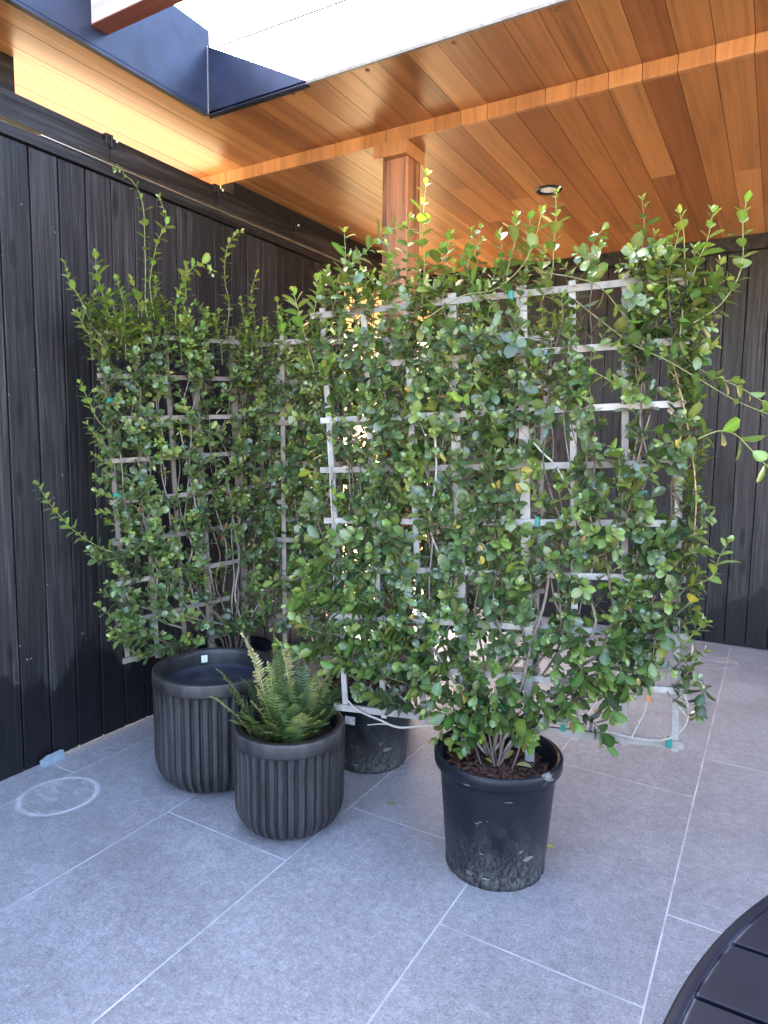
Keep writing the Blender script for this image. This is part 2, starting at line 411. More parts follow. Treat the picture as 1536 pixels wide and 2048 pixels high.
# floor guide at the foot of the wall
b = MB()
pts = [(0, 0), (.118, 0), (.118, .030), (.112, .037), (.10, .040), (.03, .038), (0, .026)]
for s_, X in enumerate((XL + .020, XL + .026)): b.v += [(X, 1.735 + p[0], .002 + p[1]) for p in pts]
n = len(pts); b.c = [(1, 1, 1)] * (2 * n)
b._face(list(range(n)), .5, False); b._face(list(range(2 * n - 1, n - 1, -1)), .5, False)
for i in range(n): b._face([i, n + i, n + (i + 1) % n, (i + 1) % n], .5, False)
b.box(XL + .012, XL + .052, 1.74, 1.85, .0015, .0045)
tag(b.build('door_guide', M['zinc']), 'small blue grey metal guide plate on the floor at the foot of the left wall', 'bracket')

# ------------------------------------------------------------------ back plank wall
w = empty('plank_wall', (0, YB, 0), 'black charred plank wall across the back right of the patio', 'wall')
b = MB()
X = -1.396 - .1415 * 11; 
while X < 5.:
    front = X > -.60
    y = YB if front else YB + .045
    x0 = max(X, XL + .03)
    if X + .1415 > x0 + .01: b.box(x0 + .0030, X + .1415 - .0030, y + (rnd.random() - .5) * .0016, y + .035, .012, 2.9)
    X += .1415
b.build('boards', M['char'], w, bevel=.003)
b = MB(); b.box(XL, 5., YB + .082, YB + .1, .0, 2.95, .2); b.build('backing', M['gap'], w)
b = MB(); b.box(-.553, -.541, YB - .006, YB + .04, .012, 2.55, .4); b.build('edge_strip', M['black'], w)
b = MB(); b.box(XL, 5., YB - .03, YB + .08, 2.902, 2.958, .4); b.box(XL, 5., YB - .012, YB + .08, 2.96, 3.009, .3); b.build('header', M['char_h'], w)

# ------------------------------------------------------------------ roof: cedar ceiling, fascia, skylight
roof = empty('patio_roof', (0, 1.5, 3.0), 'cedar boarded patio ceiling with a step and a rectangular skylight opening', 'roof')
SX0, SX1, SY0, SY1 = -2.489, 3.4, -1.2, 2.515
EX0, EX1, EY0, EY1 = -5.3, 5.2, -1.5, 8.2  # far left and back overhang added out of view to block the sun
brnd = {}
def colr(i):
    if i not in brnd: brnd[i] = rnd.random()
    return brnd[i]
up = MB(); lo = MB(); fa = MB()
i0 = int((EX0 - XJ) / BW) - 1
for i in range(i0, int((EX1 - XJ) / BW) + 1):
    x0 = XJ + i * BW; x1 = x0 + BW; r0 = colr(i); gp = .0013
    a0, a1 = max(x0, EX0), min(x1, EX1)
    if a1 - a0 < .01: continue
    segs = [(a0, a1, EY0, YF)]
    if a1 > SX0 and a0 < SX1:
        segs = [(a0, a1, SY1, YF), (a0, a1, EY0, SY0)]
        if a0 < SX0: segs.append((a0, SX0, SY0, SY1))
        if a1 > SX1: segs.append((SX1, a1, SY0, SY1))
    for (p, q, y0, y1) in segs: up.box(p + gp, q - gp, y0, y1, ZU, ZU + .006, r0)
    # fascia piece of the same board
    fa.box(a0 + gp, a1 - gp, YF, YF + .018, ZL + .0005, ZU + .011, (r0 * .6 + .4 * rnd.random()))
    # lower boards with butt joints
    y = YF + .0185; r1 = r0
    while y < EY1:
        ln = rnd.uniform(.5, 2.6)
        y1 = min(EY1, y + ln)
        lo.box(a0 + gp, a1 - gp, y, y1 - .0006, ZL, ZL + .012, r1)
        y = y1; r1 = min(1, max(0, rnd.random()))
up.build('upper_boards', M['cedar'], roof); lo.build('lower_boards', M['cedar'], roof); fa.build('fascia', M['cedar_up'], roof)
b = MB()
zt = ZU + .0065
b.box(EX0, SX0, EY0, EY1, zt, zt + .003); b.box(SX1, EX1, EY0, EY1, zt, zt + .003)
b.box(SX0, SX1, SY1, EY1, zt, zt + .003); b.box(SX0, SX1, EY0, SY0, zt, zt + .003)
b.box(EX0, EX1, YF + .0185, EY1, ZL + .0125, zt - .001)
b.build('roof_deck', M['gap'], roof)
# skylight lining
b = MB(); b.box(SX0 - .03, SX0, SY0, SY1, ZU - .004, 3.387); b.build('skylight_side', M['flash'], roof)
b = MB(); b.box(SX0 - .06, SX0 - .016, SY0, SY1 + .03, 3.392, 3.475); b.build('skylight_curb', M['flash'], roof)
b = MB(); zz = ZU + .009
b.add([(SX0, SY1, ZU - .004), (-1.90, SY1, ZU - .004), (-1.90, SY1, zz), (SX0, SY1, 3.387),
       (SX0, SY1 + .02, ZU - .004), (-1.90, SY1 + .02, ZU - .004), (-1.90, SY1 + .02, zz), (SX0, SY1 + .02, 3.387)],
      [(0, 1, 2, 3), (7, 6, 5, 4), (3, 2, 6, 7), (0, 4, 5, 1), (0, 3, 7, 4), (1, 5, 6, 2)])
b.build('skylight_end', M['flash'], roof)
b = MB(); b.box(-1.899, SX1, SY1 - .001, SY1 + .012, ZU - .005, zz, .5); b.build('skylight_edge', M['edge'], roof)
b = MB(); b.box(SX0 - .016, SX0 - .0005, SY0, SY1, ZU - .007, ZU - .0005); b.box(SX0 - .016, -1.9, SY1 + .0205, SY1 + .032, ZU - .007, ZU - .0005)
b.build('skylight_trim', M['black'], roof)
b = MB(); b.box(SX0, SX0 + .003, SY1 - .004, SY1 - .0005, ZU, 3.386); b.build('corner_seam', M['alu'], roof)
b = MB(); b.box(SX0 + .0005, SX1, 1.872, 1.948, 3.160, 3.32, .5); o = b.build('skylight_beam', M['beam'], roof, bevel=.003)
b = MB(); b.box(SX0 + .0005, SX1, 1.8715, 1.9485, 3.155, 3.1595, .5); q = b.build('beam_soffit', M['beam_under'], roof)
b = MB()
pa, pb = at(494, 72, (0, 0, 3.42), Vector((0, 0, 1))), at(690, 0, (0, 0, 3.42), Vector((0, 0, 1)))
b.tube([pa + (pa - pb) * .35, pb + (pb - pa) * 8], .0055, 8); b.build('glazing_bar', M['edge'], roof)
for x, y in [(-2.526, 1.786), (-2.524, 2.195), (-2.437, 2.564), (-2.008, 2.562), (-1.608, 2.562), (-1.205, 2.562), (-.794, 2.562), (-.4, 2.562)]:
    b = MB(); b.lathe([(0, -.003), (.009, -.003), (.0105, 0), (.0105, .004)], 14, (x, y, ZU)); b.build('plug', M['plug'] if x > -2.1 else M['cedar_up'], roof)

# recessed light
lx, ly = -1.275, 4.07
dl = empty('recessed_light', (lx, ly, ZL), 'small round black rimmed downlight in the lower cedar ceiling', 'ceiling light')
b = MB(); b.lathe([(.050, .03), (.050, -.004), (.058, -.008), (.075, -.008), (.078, -.0005)], 40, (lx, ly, ZL)); b.build('rim', M['black'], dl)
b = MB(); b.lathe([(0, -.0005), (.050, -.0005)], 40, (lx, ly, ZL)); b.build('lens', M['glass'], dl)

# cobweb and post
post = empty('wooden_post', (-1.775, 3.17, 0), 'square reddish cedar post with a block cap under the ceiling step', 'post')
b = MB(); b.box(-1.846, -1.700, 3.095, 3.235, 0, 2.94, .6); b.build('shaft', M['post'], post, bevel=.004)
b = MB(); b.box(-1.882, -1.690, 3.060, 3.265, 2.9405, ZL - .0005, .45); b.build('cap', M['cedar_up'], post, bevel=.002)

# made-up slope outside the corner opening, tilted to catch the sun
b = MB(); nx = 24
for j in range(nx + 1):
    for i in range(nx + 1):
        u = i / nx; v_ = j / nx
        x = -16 + 20 * u; y = 8.5 + 14 * v_
        z = -.06 + 14 * v_ * math.tan(R(29)) + .25 * math.sin(x * 1.3 + y) * v_ + rnd.uniform(-.06, .06) * min(1, v_ * 6)
        b.v.append((x, y, z)); b.c.append((1, 1, 1))
for j in range(nx):
    for i in range(nx): b._face([j * (nx + 1) + i, j * (nx + 1) + i + 1, (j + 1) * (nx + 1) + i + 1, (j + 1) * (nx + 1) + i], .5, True)
tag(b.build('backdrop_slope', M['backdrop']), kind='structure')

# ------------------------------------------------------------------ round table
TC = Vector((1.10, .72, .74)); TR = 1.197
t = empty('round_table', (TC.x, TC.y, 0), 'dark round slatted table at the lower right corner', 'table')
b = MB()
prof = [(TR - .020, -.004), (TR - .018, 0), (TR - .004, 0), (TR, -.004), (TR, -.024), (TR - .004, -.028), (TR - .020, -.028), (TR - .020, -.004)]
b.lathe(prof, 160, TC); o = b.build('rim', M['table'], t, origin=TC)
b = MB(); sp = .139; ys0 = 1.0985 - TC.y
k = -12
while True:
    y0 = ys0 + k * sp; y1 = y0 + sp; k += 1
    if y0 > TR: break
    ya, yb = max(y0 + .004, -TR + .05), min(y1 - .004, TR - .05)
    if yb - ya < .01: continue
    rr = TR - .021
    n = 8; ys_ = [ya + (yb - ya) * i / n for i in range(n + 1)]
    vs = []
    for z in (0, -.018):
        for y in ys_: vs.append((-math.sqrt(max(0, rr * rr - y * y)), y, z)); vs.append((math.sqrt(max(0, rr * rr - y * y)), y, z))
    m_ = 2 * (n + 1); fs = []
    for i in range(n):
        fs.append((2 * i, 2 * i + 1, 2 * i + 3, 2 * i + 2)); fs.append((m_ + 2 * i, m_ + 2 * i + 2, m_ + 2 * i + 3, m_ + 2 * i + 1))
    fs.append((0, m_, m_ + 1, 1)); fs.append((2 * n, 2 * n + 1, m_ + 2 * n + 1, m_ + 2 * n))
    bb = MB(); bb.add([Vector(q) + TC for q in vs], fs, rnd.random()); o = bb.build('slat', M['table'], t, origin=TC, bevel=.0015)
b = MB(); b.lathe([(0, -.055), (TR - .06, -.055), (TR - .05, -.03), (TR - .05, -.028)], 64, TC); b.build('under_tray', M['gap'], t)
for an in (45, 135, 225, 315):
    p = TC + Vector((math.cos(R(an)), math.sin(R(an)), 0)) * .75
    b = MB(); b.box(p.x - .03, p.x + .03, p.y - .03, p.y + .03, .001, .685); b.build('leg', M['table'], t, bevel=.004)

# ------------------------------------------------------------------ fluted planters
def planter_mesh(c, Rr, H, nf, base):
    band = .053
    prof = []
    # outside from the foot up
    rb = base
    prof.append((0., .004)); prof.append((rb * .8, .002)); prof.append((rb, .0))
    for i in range(1, 10):
        a = i / 9 * math.pi / 2
        prof.append((rb + (Rr * .975 - rb) * math.sin(a), (.26 * H) * (1 - math.cos(a)) ** .85))
    zb = H - band
    for i in range(1, 9): prof.append((Rr * (.975 + .012 * i / 8), .26 * H + (zb - .008 - .26 * H) * i / 8))
    nb = len(prof)
    prof += [(Rr * .988, zb - .003), (Rr * .990, zb - .0015), (Rr - .0008, zb), (Rr, zb + .0015), (Rr, zb + .004), (Rr, H - .006), (Rr - .0005, H - .004), (Rr - .003, H - .001), (Rr - .006, H), (Rr - .009, H), (Rr - .026, H), (Rr - .032, H - .004), (Rr - .036, H - .02), (Rr - .04, H - .09)]
    n = nf * 16
    def rf(rr, z, an, i):
        if i < 2 or i >= nb: return rr
        an += .022 * math.sin(an * 7.3 + Rr * 90); f = (an * nf / (2 * math.pi)) % 1.
        d = 1 - abs(2 * f - 1)                   # 0 at ridge, 1 in the flute
        prof_ = min(1, max(0, (d - .50) / .22)); prof_ = prof_ * prof_ * (3 - 2 * prof_)
        amp = .010 if i >= 4 else .010 * (i - 1) / 3
        if i == nb - 1: amp *= .5
        jit = .0016 * math.sin(int(an * nf / (2 * math.pi)) * 12.9) + .0006 * math.sin(z * 40 + int(an * nf / (2 * math.pi)) * 5.1)
        return rr - amp * prof_ + jit
    b = MB(); b.lathe(prof, n, c, rf)
    for i in range(len(prof)):
        for k in range(n):
            f = (k * nf / n) % 1.; dd_ = 1 - abs(2 * f - 1); rdg = (1. if .30 < dd_ < .55 else (.6 if dd_ <= .30 else 0.)) if 2 <= i < nb else (.9 if nb + 5 <= i <= nb + 8 else .25)
            b.c[i * n + k] = (rdg, rdg, rdg)
    return b
def rough_disc(c, rad, amp, n=40, rings=10, seed=0):
    b = MB(); q = random.Random(seed); vs = [(c[0], c[1], c[2] + amp)]
    for j in range(1, rings + 1):
        for k in range(n):
            rr = rad * j / rings; a = 2 * math.pi * k / n
            vs.append((c[0] + rr * math.cos(a), c[1] + rr * math.sin(a), c[2] + q.uniform(-amp, amp) + amp * (1 - j / rings)))
    fs = [(0, 1 + k, 1 + (k + 1) % n) for k in range(n)]
    for j in range(rings - 1):
        for k in range(n): fs.append((1 + j * n + k, 1 + (j + 1) * n + k, 1 + (j + 1) * n + (k + 1) % n, 1 + j * n + (k + 1) % n))
    b.add(vs, fs, .5, True); return b

pc = Vector((-2.105, 2.118, 0)); PRb = .267; PHb = .505
p = empty('ribbed_planter', pc, 'larger charcoal ribbed planter standing empty behind the fern pot', 'planter')
planter_mesh(pc, PRb, PHb, 40, .175).build('shell', M['clay'], p, origin=pc)
b = MB(); b.lathe([(0, -.004), (.05, -.004), (.06, -.001), (.07, -.004), (.12, -.003), (.128, 0), (.136, -.003), (.19, -.002), (.215, .002), (.228, .012)], 64, pc + Vector((0, 0, PHb - .085)))
b.build('liner', M['liner'], p)
b = MB(); pt = Vector((-2.30, 2.245, PHb - .042)); nrm = (Vector((pc.x, pc.y, pt.z)) - pt).normalized(); rt = nrm.cross(Vector((0, 0, 1)))
b.obox(Vector((pc.x, pc.y, pt.z)) - nrm * (PRb - .0375), rt, nrm, Vector((0, 0, 1)), .014, .0015, .017, .5); b.build('sticker', M['bright'], p)

fc = Vector((-1.588, 1.998, 0)); FR = .218; FH = .405
fern = empty('potted_fern', fc, 'sword fern with yellowing fronds in the smaller charcoal ribbed planter', 'potted plant')
planter_mesh(fc, FR, FH, 36, .135).build('planter', M['clay'], fern, origin=fc)
rough_disc(fc + Vector((0, 0, FH - .06)), FR - .036, .010, seed=3).build('soil', M['soil'], fern)

def frond(b, base, tip, bulge, w, cols, n=30, seed=0, curl=0.):
    """rachis arc from base to tip with narrow pinnae on both sides"""
    q = random.Random(seed); base = Vector(base); tip = Vector(tip)
    mid = (base + tip) / 2 + Vector(bulge)
    P = [base * (1 - t) ** 2 + mid * 2 * t * (1 - t) + tip * t * t for t in [i / n for i in range(n + 1)]]
    b.tube(P, [.0022 * (1 - .75 * i / n) for i in range(n + 1)], 4, [tuple(c * 1.15 for c in cols[1])] * (n + 1), cap=False)
    side0 = (P[-1] - P[0]).cross(Vector(bulge) if Vector(bulge).length > .01 else Vector((0, 0, 1))).normalized()
    for i in range(2, n):
        t = i / n; T = (P[i + 1] - P[i - 1]).normalized(); S = (side0 - T * side0.dot(T)).normalized(); U = S.cross(T)
        L = w * (math.sin(math.pi * min(1, .18 + t * .86)) ** .8) * q.uniform(.85, 1.08) + .003
        wd = .0046 + .0012 * q.random()
        mixk = min(1, max(0, t * 1.1 + q.uniform(-.15, .15)))
        cc = tuple(cols[0][k] * (1 - mixk) + cols[1][k] * mixk for k in range(3))
        for sg in (-1, 1):
            D = (S * sg + T * q.uniform(.22, .42) + U * q.uniform(-.15, .25 + curl)).normalized()
            Wd = T - D * T.dot(D); Wd.normalize(); Nn = D.cross(Wd)
            p0 = P[i]; p1 = p0 + D * L * .5 + Nn * .002; p2 = p0 + D * L + Nn * q.uniform(-.006, .004) * (1 + 3 * curl)
            if curl: p2 += T * L * q.uniform(-.3, .3) * curl
            b.add([p0 - Wd * wd * .5, p0 + Wd * wd * .5, p1 + Wd * wd, p1 - Wd * wd * .8, p2], [(0, 1, 2, 3), (3, 2, 4)], .5, True, [cc] * 5)
green = ((.055, .098, .024), (.12, .17, .045)); pale = ((.16, .20, .05), (.56, .48, .22)); mid_ = ((.08, .12, .03), (.30, .31, .10)); drk = ((.035, .066, .02), (.065, .105, .035))
FT = [((482, 1262), -.02, .036, pale, .35), ((546, 1262), -.06, .048, green, 0), ((573, 1275), -.10, .040, pale, .6), ((430, 1335), .02, .055, green, 0), ((418, 1392), .10, .050, mid_, 0),
      ((478, 1352), -.08, .045, drk, 0), ((628, 1352), -.02, .055, mid_, 0), ((655, 1352), -.08, .050, pale, 0), ((678, 1362), -.10, .050, drk, 0), ((652, 1418), .08, .050, mid_, 0),
      ((685, 1400), .02, .045, green, 0), ((600, 1330), -.14, .045, drk, .2), ((560, 1420), .10, .045, green, 0), ((500, 1400), .09, .055, mid_, 0), ((590, 1405), .08, .05, green, 0),
      ((455, 1440), .13, .045, green, 0), ((640, 1440), .12, .045, mid_, 0), ((520, 1340), -.05, .05, drk, 0), ((610, 1380), 0, .05, green, .2), ((530, 1440), .14, .04, mid_, 0), ((585, 1450), .15, .04, green, 0),
      ((450, 1370), .0, .05, green, 0), ((665, 1385), -.05, .05, green, 0), ((510, 1370), .04, .05, mid_, 0), ((545, 1380), .08, .05, green, 0), ((620, 1340), -.1, .05, green, 0), ((480, 1420), .12, .05, green, 0), ((605, 1425), .13, .05, mid_, 0), ((690, 1370), -.12, .05, drk, 0), ((575, 1360), .03, .05, green, 0), ((640, 1390), .06, .05, green, 0), ((553, 1300), -.09, .05, green, 0), ((562, 1285), -.04, .04, pale, .5), ((500, 1290), -.03, .04, pale, .4), ((590, 1300), -.12, .05, drk, 0), ((640, 1340), -.05, .055, mid_, 0), ((610, 1320), -.07, .05, drk, 0), ((670, 1350), .0, .05, green, 0), ((535, 1320), -.02, .045, mid_, .2)] + [((x_, y_), d_, .042, c_, 0) for x_, y_, d_, c_ in ((505, 1452, .15, green), (530, 1465, .17, mid_), (555, 1470, .18, green), (582, 1472, .18, green), (610, 1470, .18, mid_), (635, 1462, .16, green), (660, 1446, .13, green), (675, 1425, .08, drk), (488, 1430, .13, green), (545, 1440, .12, green), (595, 1435, .12, mid_), (650, 1400, .04, green), (665, 1335, -.1, green), (518, 1400, .07, green), (570, 1400, .06, drk), (620, 1405, .06, green))]
VD = Vector((fc.x, fc.y, 0)).normalized()         # away from the camera, on the floor
for i, (px, dd, w_, cs, curl) in enumerate(FT):
    tip = at(px[0], px[1], fc - VD * dd, VD)
    hd = Vector((tip.x - fc.x, tip.y - fc.y, 0)); hd = hd / max(hd.length, .05) * min(hd.length * .45, .13)
    base = fc + hd + Vector((rnd.uniform(-.03, .03), rnd.uniform(-.03, .03), FH - .055))
    L = (tip - base).length
    out = Vector((tip.x - base.x, tip.y - base.y, 0))
    b = MB(); frond(b, base, tip, Vector((0, 0, .10 * L)) - out * .16, w_ * 1.2, cs, n=max(18, int(L / .0122)), seed=i, curl=curl)
    b.build('frond', M['fern'], fern)

# ------------------------------------------------------------------ vines on trellises
def nursery_pot(c, parent, H=.42, Rt=.226, Rb=.176):
    b = MB(); rt = Rt - .022
    prof = [(0, .012), (Rb - .012, .012), (Rb - .004, .0), (Rb, .002), (Rb + .001, .022), (Rb - .002, .026)]
    for i in range(1, 9): prof.append((Rb + (rt - Rb) * i / 8, .026 + (H - .05 - .026) * i / 8))
    prof += [(Rt - .006, H - .046), (Rt - .002, H - .040), (Rt, H - .010), (Rt - .004, H - .002), (Rt - .010, H), (Rt - .018, H - .004), (rt - .006, H - .03), (rt - .016, H - .16)]
    n = 96
    def rf(rr, z, an, i):
        k = int(an / (2 * math.pi) * 12 * 8) % 8
        if i in (3, 4) and k in (0,): return rr - .012
        return rr + .0012 * math.sin(3 * an + 1) * (i > 5)
    b.lathe(prof, n, c, rf)
    o = b.build('pot', M['plastic'], parent, origin=c)
    sb = rough_disc(Vector(c) + Vector((0, 0, H - .075)), rt - .008, .010, seed=int(abs(c[0]) * 100))
    q = random.Random(8)
    for k in range(260):
        a = q.uniform(0, 6.283); rr = (rt - .02) * math.sqrt(q.random()); ax = Vector((q.uniform(-1, 1), q.uniform(-1, 1), q.uniform(-.4, .4))).normalized(); ay = ax.cross(Vector((q.uniform(-.4, .4), q.uniform(-.4, .4), 1))).normalized()
        sb.obox(Vector(c) + Vector((rr * math.cos(a), rr * math.sin(a), H - .068 + q.uniform(0, .012))), ax, ay, ax.cross(ay), q.uniform(.004, .016), q.uniform(.002, .006), q.uniform(.001, .003), 1.)
    sb.build('soil', M['bark_chips'], parent)
    return o

LEAF_T = [0, .20, .52, .82, 1.]
def add_leaf(b, p, D, Nn, L, W, c, q, curl=.12, fold=.18):
    """one blade: midrib plus two halves, pointed tip"""
    D = D.normalized(); Nn = (Nn - D * Nn.dot(D))
    Nn = Nn.normalized() if Nn.length > 1e-4 else D.orthogonal().normalized()
    S = D.cross(Nn)
    p = p + D * .003
    prof = (.0, q.uniform(.58, .72), 1.0, q.uniform(.74, .90), 0.)
    dk = tuple(k * q.uniform(.85, 1.) for k in c); rib = tuple(min(1, k * 1.35 + .012) for k in c)
    vs = [p]; cs = [rib]
    for t, w_ in list(zip(LEAF_T, prof))[1:4]:
        cen = p + D * (L * t) - Nn * (curl * L * t * t)
        e = Nn * (W * .5 * w_ * fold)
        vs += [cen - S * (W * .5 * w_) + e, cen, cen + S * (W * .5 * w_) + e]; cs += [dk, rib, dk]
    vs.append(p + D * L - Nn * (curl * L)); cs.append(rib)
    b.add(vs, [(0, 1, 2), (0, 2, 3), (1, 4, 5, 2), (2, 5, 6, 3), (4, 7, 8, 5), (5, 8, 9, 6), (7, 10, 8), (8, 10, 9)], .5, True, cs)

def leaf_col(q, young):
    x = q.random()
    if x < .002: return (.62, .36, .06)
    if x < .0035: return (.55, .42, .05)
    dark = (.011 + .020 * q.random(), .027 + .036 * q.random(), .006 + .007 * q.random())
    blue = (.042, .080 + .025 * q.random(), .026)
    base = dark if q.random() < .76 else blue
    yg = (.15 + .10 * q.random(), .23 + .09 * q.random(), .03 + .02 * q.random())
    y = min(1, max(0, young))
    return tuple(base[k] * (1 - y) + yg[k] * y for k in range(3))

def catmull(P, step):
    P = [Vector(p) for p in P]; Q = [P[0] * 2 - P[1]] + P + [P[-1] * 2 - P[-2]]; out = []
    for i in range(1, len(Q) - 2):
        n = max(1, int((Q[i + 1] - Q[i]).length / step))
        for k in range(n):
            t = k / n; a, b_, c, d = Q[i - 1], Q[i], Q[i + 1], Q[i + 2]
            out.append(.5 * ((2 * b_) + (c - a) * t + (2 * a - 5 * b_ + 4 * c - d) * t * t + (3 * b_ - a - 3 * c + d) * t ** 3))
    out.append(P[-1]); return out

def leafy(b, stems, P, q, size, young, nodes=.028, r0=.0022, y_tip=1., bare=0.):
    """leaf pairs along a stem polyline P"""
    n = len(P)
    bark = (.13, .095, .07); grn = (.26, .28, .08)
    stems.tube(P, [r0 * (1 - .6 * i / n) for i in range(n)], 5, [tuple(bark[k] * (1 - min(1, young + i / n * y_tip)) + grn[k] * min(1, young + i / n * y_tip) for k in range(3)) for i in range(n)], cap=False)
    d = nodes * .4; ang = q.uniform(0, 3.14); total = sum((P[i + 1] - P[i]).length for i in range(n - 1)); s = 0
    for i in range(n - 1):
        seg = P[i + 1] - P[i]; L = seg.length
        if L < 1e-7: continue
        T = seg / L
        while d <= L:
            pt = P[i] + T * d; f = (s + d) / total
            if f >= bare:
                A = T.orthogonal().normalized(); B = T.cross(A)
                for sg in (0, math.pi):
                    if q.random() < .06: continue
                    a = ang + sg + q.uniform(-.35, .35)
                    rad = A * math.cos(a) + B * math.sin(a)
                    el = q.uniform(.15, .65) + .5 * f
                    D = rad * math.cos(el) + T * math.sin(el) + Vector((0, 0, -.12))
                    Nn = T * math.cos(el) - rad * math.sin(el) + Vector((0, 0, .35))
                    z = size * q.choice((.6, .8, .9, 1., 1.1, 1.3)) * q.uniform(.85, 1.12) * (1 - .45 * max(0, f - .75) / .25)
                    y = young + (y_tip * max(0, f - .35))
                    add_leaf(b, pt, D, Nn, z, z * q.uniform(.56, .78), leaf_col(q, y + q.uniform(-.12, .12)), q, q.uniform(.02, .3), q.uniform(.05, .35))
            ang += math.pi / 2 + q.uniform(-.25, .25); d += nodes * q.uniform(.85, 1.2)
        d -= L; s += L
    # tip rosette
    T = (P[-1] - P[-2]).normalized(); A = T.orthogonal().normalized(); B = T.cross(A)
    for k in range(3):
        a = k * 2.1 + q.random(); D = (A * math.cos(a) + B * math.sin(a)) * .6 + T
        add_leaf(b, P[-1], D, T - D * .3, size * q.uniform(.4, .65), size * .3, leaf_col(q, young + y_tip), q)

